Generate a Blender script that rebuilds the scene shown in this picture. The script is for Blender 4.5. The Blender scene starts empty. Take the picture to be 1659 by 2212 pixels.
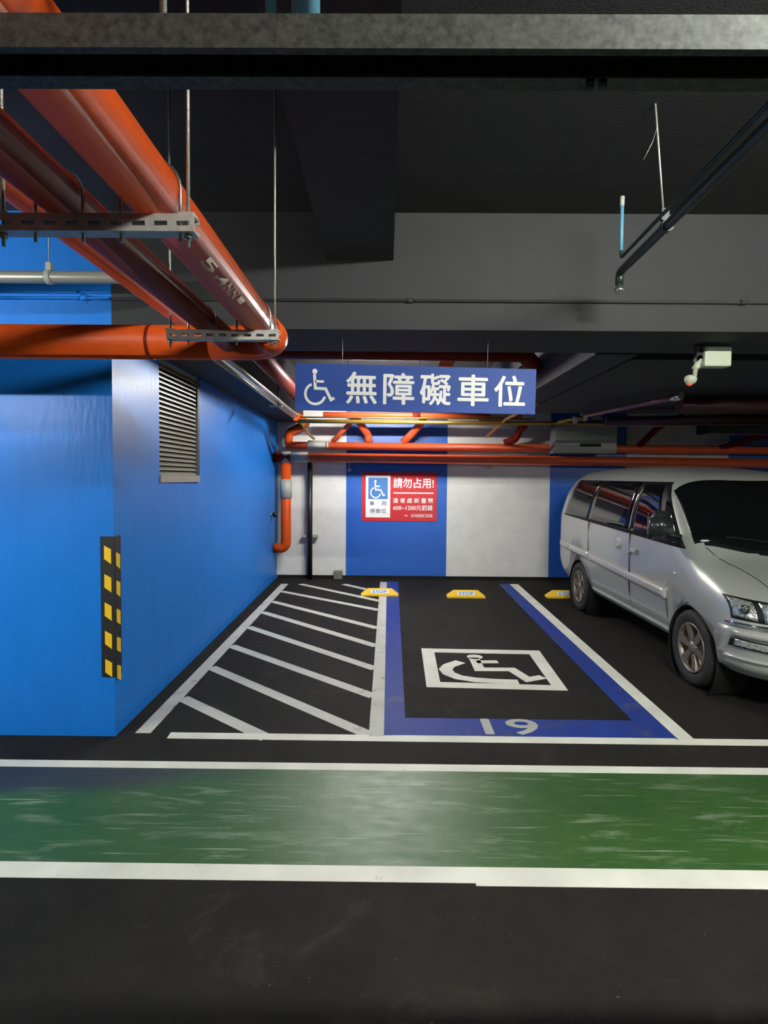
import bpy, bmesh, math, random
from mathutils import Vector, Matrix
random.seed(7)
PI = math.pi
SC = bpy.context.scene
COL = SC.collection

# ------------------------------------------------------------------ camera
def setup_camera():
    yaw, pitch, roll = math.radians(.35), math.radians(2.2), math.radians(.45)
    f, H = 1250.0, 1.75
    fw = Vector((-math.sin(yaw)*math.cos(pitch), math.cos(yaw)*math.cos(pitch), -math.sin(pitch)))
    rt = Vector((math.cos(yaw), math.sin(yaw), 0)); up = rt.cross(fw)
    rt2 = rt*math.cos(roll)+up*math.sin(roll); up2 = up*math.cos(roll)-rt*math.sin(roll)
    cd = bpy.data.cameras.new('camera'); cam = bpy.data.objects.new('camera', cd); COL.objects.link(cam)
    m = Matrix((rt2, up2, -fw)).transposed().to_4x4(); m.translation = (0, 0, H)
    cam.matrix_world = m
    cd.sensor_fit = 'VERTICAL'; cd.sensor_height = 36; cd.sensor_width = 27
    cd.lens = f/2212*36
    cd.shift_x = 2.5/2212; cd.shift_y = -25/2212
    cd.clip_start = .05; cd.clip_end = 100
    SC.camera = cam
setup_camera()

# ------------------------------------------------------------------ world and exposure
w = bpy.data.worlds.new('world'); SC.world = w; w.use_nodes = True
w.node_tree.nodes['Background'].inputs[0].default_value = (.8, .9, 1, 1)
w.node_tree.nodes['Background'].inputs[1].default_value = .02
SC.view_settings.view_transform = 'Standard'; SC.view_settings.look = 'None'
SC.view_settings.exposure = 0.9; SC.view_settings.gamma = 1; SC.view_settings.use_curve_mapping = False
# fluorescent lamps of the garage and one added fill lamp: (label, centre of tube, direction, length, strength)
LAMPS = [
    ('white fluorescent batten lamp over the marked bay behind the hanging blue sign', (-.05, 7.8, 2.98), 'x', 1.2, 430, (1, .98, .93)),
    ('white fluorescent batten lamp over the driving lane just right of the camera', (1.72, .40, 3.30), 'x', 1.2, 860, (.98, 1, .93)),
    ('white fluorescent batten lamp over the driving lane just left of the view before the pillar', (-4.0, 1.3, 2.50), 'x', 1.2, 440, (.97, 1, .98)),
    ('added fill lamp, a white fluorescent batten unseen far behind the camera', (.8, -6.0, 2.9), 'x', 1.2, 90, (.97, 1, .96)),  # dim unseen lamp added for fill light
    ('white fluorescent batten lamp over the driving lane far right of the van', (6.8, .2, 2.9), 'x', 1.2, 250, (.98, 1, .94)),
]

# ------------------------------------------------------------------ materials
MATS = {}
def nodes_of(name):
    m = bpy.data.materials.new(name); m.use_nodes = True
    return m, m.node_tree.nodes, m.node_tree.links, m.node_tree.nodes['Principled BSDF']
def c4(c): return (c[0], c[1], c[2], 1)
def hexc(r, g, b):   # sRGB 0-255 to linear
    return tuple(((v/255+.055)/1.055)**2.4 if v > 10 else v/255/12.92 for v in (r, g, b))
def mat(name, col, rough=.5, metal=0, var=0., vscale=4., bump=0., bscale=60., coat=0., coatr=.1, spec=.5, detail=4, stretch=None):
    if name in MATS: return MATS[name]
    m, N, L, B = nodes_of(name)
    B.inputs['Base Color'].default_value = c4(col); B.inputs['Roughness'].default_value = rough
    B.inputs['Metallic'].default_value = metal; B.inputs['Specular IOR Level'].default_value = spec
    B.inputs['Coat Weight'].default_value = coat; B.inputs['Coat Roughness'].default_value = coatr
    tc = N.new('ShaderNodeTexCoord'); src = tc.outputs['Object']
    if stretch:
        mp = N.new('ShaderNodeMapping'); mp.inputs['Scale'].default_value = stretch
        L.new(src, mp.inputs[0]); src = mp.outputs[0]
    if var:
        n = N.new('ShaderNodeTexNoise'); n.inputs['Scale'].default_value = vscale; n.inputs['Detail'].default_value = detail
        n.inputs['Roughness'].default_value = .65
        r = N.new('ShaderNodeValToRGB'); r.color_ramp.elements[0].position = .3; r.color_ramp.elements[1].position = .72
        r.color_ramp.elements[0].color = c4([max(0, v*(1-var)) for v in col]); r.color_ramp.elements[1].color = c4([v*(1+var) for v in col])
        L.new(src, n.inputs['Vector']); L.new(n.outputs[0], r.inputs[0]); L.new(r.outputs[0], B.inputs['Base Color'])
    if bump:
        n2 = N.new('ShaderNodeTexNoise'); n2.inputs['Scale'].default_value = bscale; n2.inputs['Detail'].default_value = 3
        b = N.new('ShaderNodeBump'); b.inputs['Strength'].default_value = bump; b.inputs['Distance'].default_value = .01
        L.new(src, n2.inputs['Vector']); L.new(n2.outputs[0], b.inputs['Height']); L.new(b.outputs[0], B.inputs['Normal'])
        if coat: L.new(b.outputs[0], B.inputs['Coat Normal'])
    MATS[name] = m
    return m
ASPH = hexc(30, 29, 28)
def worn(name, paint, under, amount=.42, scale=9., rough=.6, soft=.12, stretch=(1, 1, 1), var=.12):
    """paint worn through to what lies below it in small irregular spots"""
    m, N, L, B = nodes_of(name)
    tc = N.new('ShaderNodeTexCoord'); mp = N.new('ShaderNodeMapping'); mp.inputs['Scale'].default_value = stretch
    L.new(tc.outputs['Object'], mp.inputs[0])
    n = N.new('ShaderNodeTexNoise'); n.inputs['Scale'].default_value = scale; n.inputs['Detail'].default_value = 8; n.inputs['Roughness'].default_value = .7
    L.new(mp.outputs[0], n.inputs['Vector'])
    r = N.new('ShaderNodeValToRGB'); r.color_ramp.elements[0].position = amount-soft; r.color_ramp.elements[1].position = amount
    L.new(n.outputs[0], r.inputs[0])
    n2 = N.new('ShaderNodeTexNoise'); n2.inputs['Scale'].default_value = 3.1; n2.inputs['Detail'].default_value = 5
    L.new(tc.outputs['Object'], n2.inputs['Vector'])
    r2 = N.new('ShaderNodeValToRGB'); r2.color_ramp.elements[0].position = .3; r2.color_ramp.elements[1].position = .7
    r2.color_ramp.elements[0].color = c4([v*(1-var) for v in paint]); r2.color_ramp.elements[1].color = c4([v*(1+var) for v in paint])
    L.new(n2.outputs[0], r2.inputs[0])
    mx = N.new('ShaderNodeMix'); mx.data_type = 'RGBA'
    L.new(r.outputs[0], mx.inputs[0]); mx.inputs[6].default_value = c4(under); L.new(r2.outputs[0], mx.inputs[7])
    L.new(mx.outputs[2], B.inputs['Base Color']); B.inputs['Roughness'].default_value = rough; B.inputs['Specular IOR Level'].default_value = .2
    MATS[name] = m
    return m
def green_mat():
    m, N, L, B = nodes_of('green_walkway_paint')
    tc = N.new('ShaderNodeTexCoord')
    def noise(scale, stretch, det=6, rgh=.65, dist=0):
        mp = N.new('ShaderNodeMapping'); mp.inputs['Scale'].default_value = stretch; L.new(tc.outputs['Object'], mp.inputs[0])
        n = N.new('ShaderNodeTexNoise'); n.inputs['Scale'].default_value = scale; n.inputs['Detail'].default_value = det
        n.inputs['Roughness'].default_value = rgh; n.inputs['Distortion'].default_value = dist; L.new(mp.outputs[0], n.inputs['Vector']); return n
    def ramp(n, a, b, ca=(0, 0, 0), cb=(1, 1, 1)):
        r = N.new('ShaderNodeValToRGB'); r.color_ramp.elements[0].position = a; r.color_ramp.elements[1].position = b
        r.color_ramp.elements[0].color = c4(ca); r.color_ramp.elements[1].color = c4(cb); L.new(n.outputs[0], r.inputs[0]); return r
    def mix(fac, a, b):
        x = N.new('ShaderNodeMix'); x.data_type = 'RGBA'; L.new(fac, x.inputs[0])
        for k, v in ((6, a), (7, b)):
            if isinstance(v, tuple): x.inputs[k].default_value = c4(v)
            else: L.new(v, x.inputs[k])
        return x.outputs[2]
    def mul(a, b):
        x = N.new('ShaderNodeMath'); x.operation = 'MULTIPLY'; L.new(a, x.inputs[0])
        if isinstance(b, float): x.inputs[1].default_value = b
        else: L.new(b, x.inputs[1])
        return x.outputs[0]
    base = ramp(noise(1.6, (1, 1, 1)), .3, .7, hexc(34, 76, 28), hexc(52, 88, 36)).outputs[0]
    scr = ramp(noise(2.6, (.8, 4.5, 1), 10, .72, .6), .52, .66).outputs[0]
    patch = ramp(noise(1.3, (1, 1.6, 1), 3), .40, .60).outputs[0]
    c = mix(mul(mul(scr, patch), .62), base, hexc(142, 158, 132))
    fine = ramp(noise(5, (.3, 9, 1), 4, .6, .25), .62, .66).outputs[0]
    c = mix(mul(fine, .45), c, hexc(150, 172, 146))
    # dark worn-through area at the pillar end of the band
    sp = N.new('ShaderNodeMapping'); sp.inputs['Location'].default_value = (3.3*.62-.25, -.43*2.9-.25, 0); sp.inputs['Scale'].default_value = (.62, 2.9, 0)
    L.new(tc.outputs['Object'], sp.inputs[0])
    gd = N.new('ShaderNodeTexGradient'); gd.gradient_type = 'SPHERICAL'
    dn = noise(3, (1, 1, 1)); ad = N.new('ShaderNodeVectorMath'); ad.operation = 'MULTIPLY_ADD'
    L.new(dn.outputs[1], ad.inputs[0]); ad.inputs[1].default_value = (.5, .5, 0); L.new(sp.outputs[0], ad.inputs[2])
    L.new(ad.outputs[0], gd.inputs[0])
    c = mix(ramp(gd, .02, .35).outputs[0], c, hexc(47, 50, 48))
    L.new(c, B.inputs['Base Color'])
    rr = ramp(noise(6, (1, 3, 1)), .3, .7, (.40,)*3, (.52,)*3); L.new(rr.outputs[0], B.inputs['Roughness'])
    b = N.new('ShaderNodeBump'); b.inputs['Strength'].default_value = .12; b.inputs['Distance'].default_value = .01
    L.new(noise(90, (1, 1, 1), 3).outputs[0], b.inputs['Height']); L.new(b.outputs[0], B.inputs['Normal'])
    MATS['green'] = m; return m
def emit(name, col, strength):
    m, N, L, B = nodes_of(name)
    B.inputs['Base Color'].default_value = (.8, .8, .8, 1)
    B.inputs['Emission Color'].default_value = c4(col); B.inputs['Emission Strength'].default_value = strength
    return m

def floor_mat():
    m, N, L, B = nodes_of('dark_floor_coating'); tc = N.new('ShaderNodeTexCoord')
    def lay(scale, det, a, b, dist=0):
        n = N.new('ShaderNodeTexNoise'); n.inputs['Scale'].default_value = scale; n.inputs['Detail'].default_value = det; n.inputs['Roughness'].default_value = .72; n.inputs['Distortion'].default_value = dist
        L.new(tc.outputs['Object'], n.inputs['Vector'])
        r = N.new('ShaderNodeMapRange'); r.inputs[1].default_value = a; r.inputs[2].default_value = b; L.new(n.outputs[0], r.inputs[0]); return r.outputs[0]
    def mix(fac, a, b):
        x = N.new('ShaderNodeMix'); x.data_type = 'RGBA'; L.new(fac, x.inputs[0])
        for k, v in ((6, a), (7, b)):
            if isinstance(v, tuple): x.inputs[k].default_value = c4(v)
            else: L.new(v, x.inputs[k])
        return x.outputs[2]
    c = mix(lay(1.1, 9, .35, .75), hexc(24, 23, 22), hexc(39, 37, 33))
    c = mix(lay(2.3, 11, .58, .85, .8), c, hexc(68, 64, 56))
    c = mix(lay(38, 2, .74, .80), c, hexc(96, 94, 90))
    L.new(c, B.inputs['Base Color']); B.inputs['Roughness'].default_value = .8; B.inputs['Specular IOR Level'].default_value = .12
    n = N.new('ShaderNodeTexNoise'); n.inputs['Scale'].default_value = 160; L.new(tc.outputs['Object'], n.inputs['Vector'])
    b = N.new('ShaderNodeBump'); b.inputs['Strength'].default_value = .25; b.inputs['Distance'].default_value = .01
    L.new(n.outputs[0], b.inputs['Height']); L.new(b.outputs[0], B.inputs['Normal'])
    return m
M_floor = floor_mat()
M_white = worn('white_road_paint', hexc(214, 214, 202), hexc(120, 120, 112), .36, 9, .55)
M_whiteold = worn('worn_white_road_paint', hexc(186, 186, 178), hexc(88, 88, 84), .42, 7, .6)
M_bluepaint = worn('blue_road_paint', hexc(30, 54, 132), hexc(74, 82, 114), .47, 3.2, .6, .16)
M_greypaint = worn('grey_road_paint', hexc(168, 172, 166), hexc(90, 100, 130), .40, 14, .6)
M_green = green_mat()
M_blue = mat('glossy_blue_wall_paint', hexc(22, 116, 208), .5, var=.06, vscale=3, bump=.28, bscale=9, coat=.09, coatr=.27, spec=.2, stretch=(2.6, 2.6, .7))
M_bluestripe = mat('blue_stripe_paint', hexc(38, 94, 184), .4, var=.08, vscale=3, bump=.15, bscale=40)
M_wallwhite = mat('white_wall_paint', hexc(216, 215, 210), .55, var=.07, vscale=5, bump=.2, bscale=45)
M_ceil = mat('dark_grey_ceiling_paint', hexc(42, 42, 43), .8, var=.1, vscale=3, bump=.15, bscale=90)
M_beam = mat('grey_beam_paint', hexc(40, 40, 42), .75, var=.08, vscale=2, bump=.15, bscale=90)
M_joist = mat('dark_joist_paint', hexc(48, 48, 49), .8, var=.08, vscale=2, bump=.15, bscale=90)
M_red = mat('orange_red_pipe_paint', hexc(206, 80, 26), .42, var=.10, vscale=6, bump=.1, bscale=25, spec=.14)
M_darkred = mat('dark_and_shaded_red_pipe', hexc(112, 34, 20), .5, spec=.1, var=.12, vscale=6, bump=.08, bscale=25)  # dark red pipes; on one fire pipe it carries its neighbours' shade
M_orange = mat('bright_orange_pipe_paint', hexc(222, 92, 48), .4, var=.08, vscale=6)
M_galv = mat('galvanised_steel', hexc(200, 200, 192), .5, .4, var=.15, vscale=40, bump=.05, bscale=60, detail=3)
M_galvdark = mat('dull_galvanised_steel', hexc(96, 97, 92), .6, .3, var=.5, vscale=85, bump=.05, bscale=60, detail=3)
M_steel = mat('bright_steel', hexc(200, 200, 196), .25, .95)
M_rod = mat('threaded_rod_steel', hexc(182, 180, 168), .38, .6, bump=.3, bscale=300)
M_gold = mat('brass_coloured_conduit', hexc(190, 150, 66), .3, .75)
M_conduit = mat('grey_conduit_paint', hexc(150, 150, 140), .35, .35)
M_grey = mat('grey_coupling_plastic', hexc(160, 162, 154), .5, var=.06)
M_black = mat('black_paint', hexc(22, 22, 22), .45)
M_rubber = mat('black_rubber', hexc(26, 26, 26), .6, bump=.1, bscale=200)
M_yellow = mat('yellow_reflective_paint', hexc(240, 196, 36), .45, var=.06, vscale=20)
M_darkgreen = mat('dark_green_pipe_paint', hexc(34, 46, 44), .35, coat=.3)
M_ltblue = mat('light_blue_plastic', hexc(88, 142, 166), .5)
M_sign = mat('sign_blue_sheet', hexc(42, 74, 150), .55, var=.04, spec=.3)
M_signwhite = mat('sign_white_film', hexc(236, 236, 232), .55, spec=.3)
M_signred = mat('sign_red_sheet', hexc(198, 40, 50), .4, var=.04)
M_signblue2 = mat('sign_mid_blue_film', hexc(66, 124, 192), .4)
M_signgrey = mat('sign_violet_grey_print', hexc(112, 112, 150), .5)
M_louver = mat('beige_grey_louver_paint', hexc(150, 148, 134), .4, .1, var=.06)
M_louverdk = mat('louver_frame_grey', hexc(96, 98, 94), .5)
M_dark = mat('deep_recess_black', hexc(12, 12, 12), .8)
M_cream = mat('cream_plastic', hexc(176, 184, 160), .5)
M_housing = mat('white_lamp_housing', hexc(225, 225, 220), .5)
M_chalk = mat('white_chalk_lettering', hexc(206, 190, 178), .7)
# van
M_silver = mat('silver_metallic_car_paint', hexc(182, 184, 176), .36, .42, coat=.6, coatr=.06)
M_silver2 = mat('silver_moulding_paint', hexc(196, 194, 186), .36, .4, coat=.4, coatr=.1)
M_glass = mat('tinted_car_glass', hexc(14, 15, 16), .04, 0, spec=.6)
M_trim = mat('black_car_trim', hexc(16, 16, 17), .5, spec=.3)
M_seam = mat('panel_gap_shadow_grey', hexc(60, 60, 60), .7)
M_chrome = mat('chrome', hexc(220, 222, 222), .08, 1)
M_lamp = mat('clear_headlamp_optics', hexc(205, 208, 202), .2, .7, bump=.8, bscale=34, coat=1, coatr=.03, var=.6, vscale=30)
M_rim = mat('silver_alloy', hexc(138, 129, 118), .4, .7, var=.15, vscale=20)
M_tyre = mat('tyre_rubber', hexc(36, 35, 34), .75, bump=.2, bscale=120)

# ------------------------------------------------------------------ object helpers
WLOC = {}
def link(o, loc, parent):
    COL.objects.link(o); o.location = loc
    WLOC[o.name] = Vector(loc)
    if parent is not None:
        o.parent = parent; o.matrix_parent_inverse = Matrix.Translation(-WLOC[parent.name])
    return o
def tag(o, label=None, cat=None, group=None, kind=None):
    if label: o['label'] = label
    if cat: o['category'] = cat
    if group: o['group'] = group
    if kind: o['kind'] = kind
    return o
def thing(name, loc, label, cat, group=None):
    o = bpy.data.objects.new(name, None); o.empty_display_size = .1
    return tag(link(o, loc, None), label, cat, group)
class MB:
    """collects geometry in world coordinates; build() links it as one mesh object"""
    def __init__(s): s.v = []; s.f = []; s.sm = []
    def add(s, vs, fs, smooth=False):
        o = len(s.v); s.v += [tuple(p) for p in vs]; s.f += [[i+o for i in f] for f in fs]; s.sm += [smooth]*len(fs); return s
    def box(s, x0, x1, y0, y1, z0, z1, bev=0.):
        if bev:
            bm = bmesh.new(); bmesh.ops.create_cube(bm, size=1)
            for v in bm.verts: v.co = Vector(((x0+x1)/2+v.co.x*(x1-x0), (y0+y1)/2+v.co.y*(y1-y0), (z0+z1)/2+v.co.z*(z1-z0)))
            bmesh.ops.bevel(bm, geom=list(bm.edges), offset=bev, segments=2, affect='EDGES', profile=.5)
            bm.verts.index_update(); s.add([v.co for v in bm.verts], [[v.index for v in f.verts] for f in bm.faces], False); bm.free(); return s
        return s.hexa([(x0, y0, z0), (x1, y0, z0), (x1, y1, z0), (x0, y1, z0)], [(x0, y0, z1), (x1, y0, z1), (x1, y1, z1), (x0, y1, z1)])
    def hexa(s, a, b):
        return s.add(list(a)+list(b), [(3, 2, 1, 0), (4, 5, 6, 7), (0, 1, 5, 4), (1, 2, 6, 5), (2, 3, 7, 6), (3, 0, 4, 7)])
    def prism(s, a, d):
        """polygon a (3D points) pushed by vector d"""
        n = len(a); d = Vector(d); b = [Vector(p)+d for p in a]
        return s.add(list(a)+b, [list(range(n))[::-1], list(range(n, 2*n))]+[(i, (i+1) % n, n+(i+1) % n, n+i) for i in range(n)])
    def tube(s, path, r, seg=14, caps=True):
        path = [Vector(p) for p in path]; n = len(path)
        rr = r if isinstance(r, (list, tuple)) else [r]*n
        t0 = (path[1]-path[0]).normalized(); ref = Vector((0, 0, 1)) if abs(t0.z) < .9 else Vector((1, 0, 0))
        nrm = (ref-t0*ref.dot(t0)).normalized(); vs = []; fs = []
        for i, p in enumerate(path):
            a = (path[i]-path[i-1]).normalized() if i else t0
            b = (path[i+1]-path[i]).normalized() if i < n-1 else a
            t = (a+b).normalized(); nrm = (nrm-t*nrm.dot(t)).normalized(); bn = t.cross(nrm)
            k = 1/max(.5, t.dot(b))
            for j in range(seg):
                th = 2*PI*j/seg; vs.append(p+(nrm*math.cos(th)+bn*math.sin(th))*rr[i]*(k if 0 < i < n-1 else 1))
        for i in range(n-1):
            for j in range(seg): fs.append((i*seg+j, i*seg+(j+1) % seg, (i+1)*seg+(j+1) % seg, (i+1)*seg+j))
        s.add(vs, fs, True)
        if caps:
            s.add(vs[:seg], [list(range(seg))[::-1]]); s.add(vs[-seg:], [list(range(seg))])
        return s
    def lathe(s, c, axis, prof, seg=24):
        """profile [(distance along axis, radius)]"""
        ax = Vector(axis).normalized(); ref = Vector((0, 0, 1)) if abs(ax.z) < .9 else Vector((1, 0, 0))
        u = (ref-ax*ref.dot(ax)).normalized(); v = ax.cross(u); c = Vector(c); vs = []; fs = []
        for d, r in prof:
            for j in range(seg):
                th = 2*PI*j/seg; vs.append(c+ax*d+(u*math.cos(th)+v*math.sin(th))*max(r, 1e-4))
        for i in range(len(prof)-1):
            for j in range(seg): fs.append((i*seg+j, i*seg+(j+1) % seg, (i+1)*seg+(j+1) % seg, (i+1)*seg+j))
        return s.add(vs, fs, True)
    def grid(s, rows, smooth=True):
        n = len(rows[0]); vs = [p for r in rows for p in r]
        return s.add(vs, [(i*n+j, i*n+j+1, (i+1)*n+j+1, (i+1)*n+j) for i in range(len(rows)-1) for j in range(n-1)], smooth)
    def build(s, name, m, parent=None, fix=True):
        xs = [p[0] for p in s.v]; ys = [p[1] for p in s.v]; zs = [p[2] for p in s.v]
        c = Vector(((min(xs)+max(xs))/2, (min(ys)+max(ys))/2, min(zs)))
        me = bpy.data.meshes.new(name); me.from_pydata([tuple(Vector(p)-c) for p in s.v], [], s.f); me.update()
        me.polygons.foreach_set('use_smooth', s.sm)
        if fix:
            bm = bmesh.new(); bm.from_mesh(me); bmesh.ops.remove_doubles(bm, verts=bm.verts, dist=1e-5)
            bmesh.ops.recalc_face_normals(bm, faces=bm.faces); bm.to_mesh(me); bm.free()
        me.materials.append(m)
        return link(bpy.data.objects.new(name, me), c, parent)
def arc_path(pts, rad, n=7):
    """polyline with rounded corners"""
    pts = [Vector(p) for p in pts]; out = [pts[0]]
    for i in range(1, len(pts)-1):
        p = pts[i]; a = (pts[i-1]-p); b = (pts[i+1]-p); ang = a.angle(b)
        d = min(rad/math.tan(ang/2), a.length*.49, b.length*.49); r = d*math.tan(ang/2)
        a.normalize(); b.normalize(); c = p+(a+b).normalized()*(r/math.sin(ang/2))
        va = (p+a*d)-c; vb = (p+b*d)-c; tot = va.angle(vb)
        for k in range(n+1):
            t = k/n; out.append(c+(va*math.sin((1-t)*tot)+vb*math.sin(t*tot))/math.sin(tot))
    return out+[pts[-1]]
def struct(name, mb, m, parent=None):
    o = mb.build(name, m, parent)
    o['kind'] = 'structure'
    return o
def stroke2d(pts, wd, closed=False):
    """quads of a thick polyline in 2D with mitred corners"""
    pts = [Vector(p) for p in pts]; n = len(pts); L = []; R = []
    for i in range(n):
        a = (pts[i]-pts[i-1]).normalized() if (i or closed) else (pts[1]-pts[0]).normalized()
        b = (pts[(i+1) % n]-pts[i]).normalized() if (i < n-1 or closed) else a
        t = (a+b)
        t = t.normalized() if t.length > 1e-6 else a
        nn = Vector((-t.y, t.x)); k = wd/2/max(.35, nn.dot(Vector((-b.y, b.x))))
        L.append(pts[i]+nn*k); R.append(pts[i]-nn*k)
    qs = []
    for i in range(n if closed else n-1):
        j = (i+1) % n; qs.append([L[i], R[i], R[j], L[j]])
    return qs
def circle2d(cx, cy, r, n=20): return [Vector((cx+r*math.cos(2*PI*i/n), cy+r*math.sin(2*PI*i/n))) for i in range(n)]
def arc2d(cx, cy, r, a0, a1, n=22, ry=None):
    return [(cx+r*math.cos(math.radians(a0+(a1-a0)*i/n)), cy+(ry or r)*math.sin(math.radians(a0+(a1-a0)*i/n))) for i in range(n+1)]
def flat(polys, f3, d):
    mb = MB()
    for p in polys: mb.prism([f3(q) for q in p], d)
    return mb
_txt = {}
def text_polys(body, bold=0.):
    """faces of built-in font glyphs, scaled so that the line is 1 high"""
    cu = bpy.data.curves.new('glyphs', 'FONT'); cu.body = body; cu.size = 1; cu.offset = bold; cu.resolution_u = 3
    o = bpy.data.objects.new('glyphs', cu); COL.objects.link(o)
    dg = bpy.context.evaluated_depsgraph_get(); me = bpy.data.meshes.new_from_object(o.evaluated_get(dg))
    vs = [Vector((v.co.x, v.co.y)) for v in me.vertices]; fs = [list(p.vertices) for p in me.polygons]
    bpy.data.objects.remove(o); bpy.data.curves.remove(cu); bpy.data.meshes.remove(me)
    return vs, fs
def text_on(body, box, f3, d, weight=.0, asp=1., lift=(0, -.0003, 0)):
    """fit the text into box=(x0,y0,x1,y1) of the 2D frame mapped by f3, as thin solid film"""
    vs, fs = text_polys(body, 0); mb = MB()
    if not vs: return mb
    ax = min(v.x for v in vs); bx_ = max(v.x for v in vs); ay = min(v.y for v in vs); by = max(v.y for v in vs)
    d = Vector(d)
    # heavier strokes: the same glyph film laid down five times, shifted by the weight
    wx = weight*(box[3]-box[1]); offs = [(0, 0)] if not weight else [(0, 0), (wx*asp, 0), (-wx*asp, 0), (0, wx), (0, -wx)]
    for i, (ox, oy) in enumerate(offs):
        q = [f3((box[0]+(v.x-ax)/(bx_-ax)*(box[2]-box[0])+ox, box[1]+(v.y-ay)/(by-ay)*(box[3]-box[1])+oy)) for v in vs]
        mb.add([Vector(p)+d+Vector(lift)*i for p in q], fs)
    return mb
def wheelchair(cx, cy, s):
    """modern access symbol, s = height; list of 2D polygons"""
    P = []
    P.append(circle2d(cx-.12*s, cy+.44*s, .075*s))
    P += stroke2d([(cx-.13*s, cy+.36*s), (cx-.10*s, cy-.04*s), (cx+.20*s, cy-.05*s), (cx+.36*s, cy-.36*s), (cx+.46*s, cy-.31*s)], .085*s)
    P += stroke2d([(cx-.11*s, cy+.16*s), (cx+.15*s, cy+.155*s)], .07*s)
    P += stroke2d(arc2d(cx-.10*s, cy-.20*s, .29*s, 112, 345, 26), .075*s)
    return P

# ================================================================== STRUCTURE
YB, CEIL, BB = 3.82, 3.47, 2.72        # face of cross beam, ceiling height, underside of beams
XL, YR = -1.81, 10.05                   # side wall, back wall
floor = struct('floor', MB().box(-7, 9, -8, 11, -.12, 0), M_floor)
tag(floor, 'dark grey coated concrete floor of the underground car park')
ceil = struct('ceiling', MB().box(-7, 9, -8, 11, CEIL, CEIL+.15), M_ceil)
tag(ceil, 'dark grey painted concrete slab ceiling')
XB = -1.905                            # side wall where it meets the back wall
LV = (4.64, 5.62, 1.70, 2.70, .085)     # louver opening in the side wall: y0, y1, z0, z1, depth
def wall_left():
    wx = lambda y: XL+(XB-XL)*(y-YB)/(YR-YB)
    y0, y1, z0, z1, d = LV; ys = [YB, y0, y1, 11]; zs = [0, z0, z1, CEIL]; mb = MB()
    for i in range(3):
        for j in range(3):
            if i == 1 and j == 1: continue
            mb.add([(wx(ys[i]), ys[i], zs[j]), (wx(ys[i+1]), ys[i+1], zs[j]), (wx(ys[i+1]), ys[i+1], zs[j+1]), (wx(ys[i]), ys[i], zs[j+1])], [(0, 1, 2, 3)])
    f = [(wx(y), y, z) for y, z in ((y0, z0), (y1, z0), (y1, z1), (y0, z1))]; k = [(p[0]-d, p[1], p[2]) for p in f]
    mb.add(f+k, [(0, 1, 5, 4), (1, 2, 6, 5), (2, 3, 7, 6), (3, 0, 4, 7), (4, 5, 6, 7)])
    for j in range(3):
        mb.add([(-7, YB, zs[j]), (XL, YB, zs[j]), (XL, YB, zs[j+1]), (-7, YB, zs[j+1])], [(0, 1, 2, 3)])
        mb.add([(-7, 11, zs[j]), (wx(11), 11, zs[j]), (wx(11), 11, zs[j+1]), (-7, 11, zs[j+1])], [(3, 2, 1, 0)])
        mb.add([(-7, YB, zs[j]), (-7, 11, zs[j]), (-7, 11, zs[j+1]), (-7, YB, zs[j+1])], [(0, 1, 2, 3)])
    for z in (0, CEIL): mb.add([(-7, YB, z)]+[(wx(y), y, z) for y in ys]+[(-7, 11, z)], [(0, 1, 2, 3, 4, 5)])
    return struct('wall_left', mb, M_blue)
wl = wall_left()
tag(wl, 'glossy blue painted wall block with a sharp corner beside the marked bay')
wb = struct('wall_back', MB().box(XB, 9, YR, YR+.2, 0, CEIL), M_wallwhite)
tag(wb, 'white back wall of the parking bays with wide blue stripes')
for x0, x1 in ((-.70, 1.05), (2.83, 4.14), (5.9, 7.6)):
    o = MB().box(x0, x1, YR-.003, YR-.0005, 0.02, CEIL-.01).build('painted_stripe', M_bluestripe, wb); o['label'] = 'wide blue stripe on white wall'
o = MB().box(XB+.01, 9, YR-.012, YR-.001, .001, .05).build('dark_foot_strip', M_floor, wb); o['label'] = 'dark strip at the foot of the wall'  # thin strip in the floor material along the wall foot
struct('wall_right', MB().box(8.8, 9, -8, 11, 0, CEIL), M_wallwhite)
struct('wall_front', MB().box(-7, 9, -8, -7.8, 0, CEIL), M_beam)
tag(struct('ceiling_beam', MB().box(XL, 9, YB, 4.48, BB, CEIL), M_beam), 'deep grey cross beam above the front of the parking bays')
tag(struct('ceiling_joist', MB().box(-.40, .034, -7.8, YB, 3.166, CEIL), M_joist), 'dark narrow joist running along the ceiling into the cross beam')
tag(struct('ceiling_beam', MB().hexa([(XL-.006, 4.48, BB-.01), (-1.45, 4.48, BB-.01), (-1.45, YR, BB-.01), (XB, YR, BB-.01)], [(XL-.006, 4.48, CEIL), (-1.45, 4.48, CEIL), (-1.45, YR, CEIL), (XB, YR, CEIL)]), M_beam), 'grey beam along the top of the blue side wall')
tag(struct('ceiling_beam', MB().box(1.59, 1.92, 4.48, YR, BB-.01, CEIL), M_beam), 'grey beam between the marked bay and the van bay')

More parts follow.
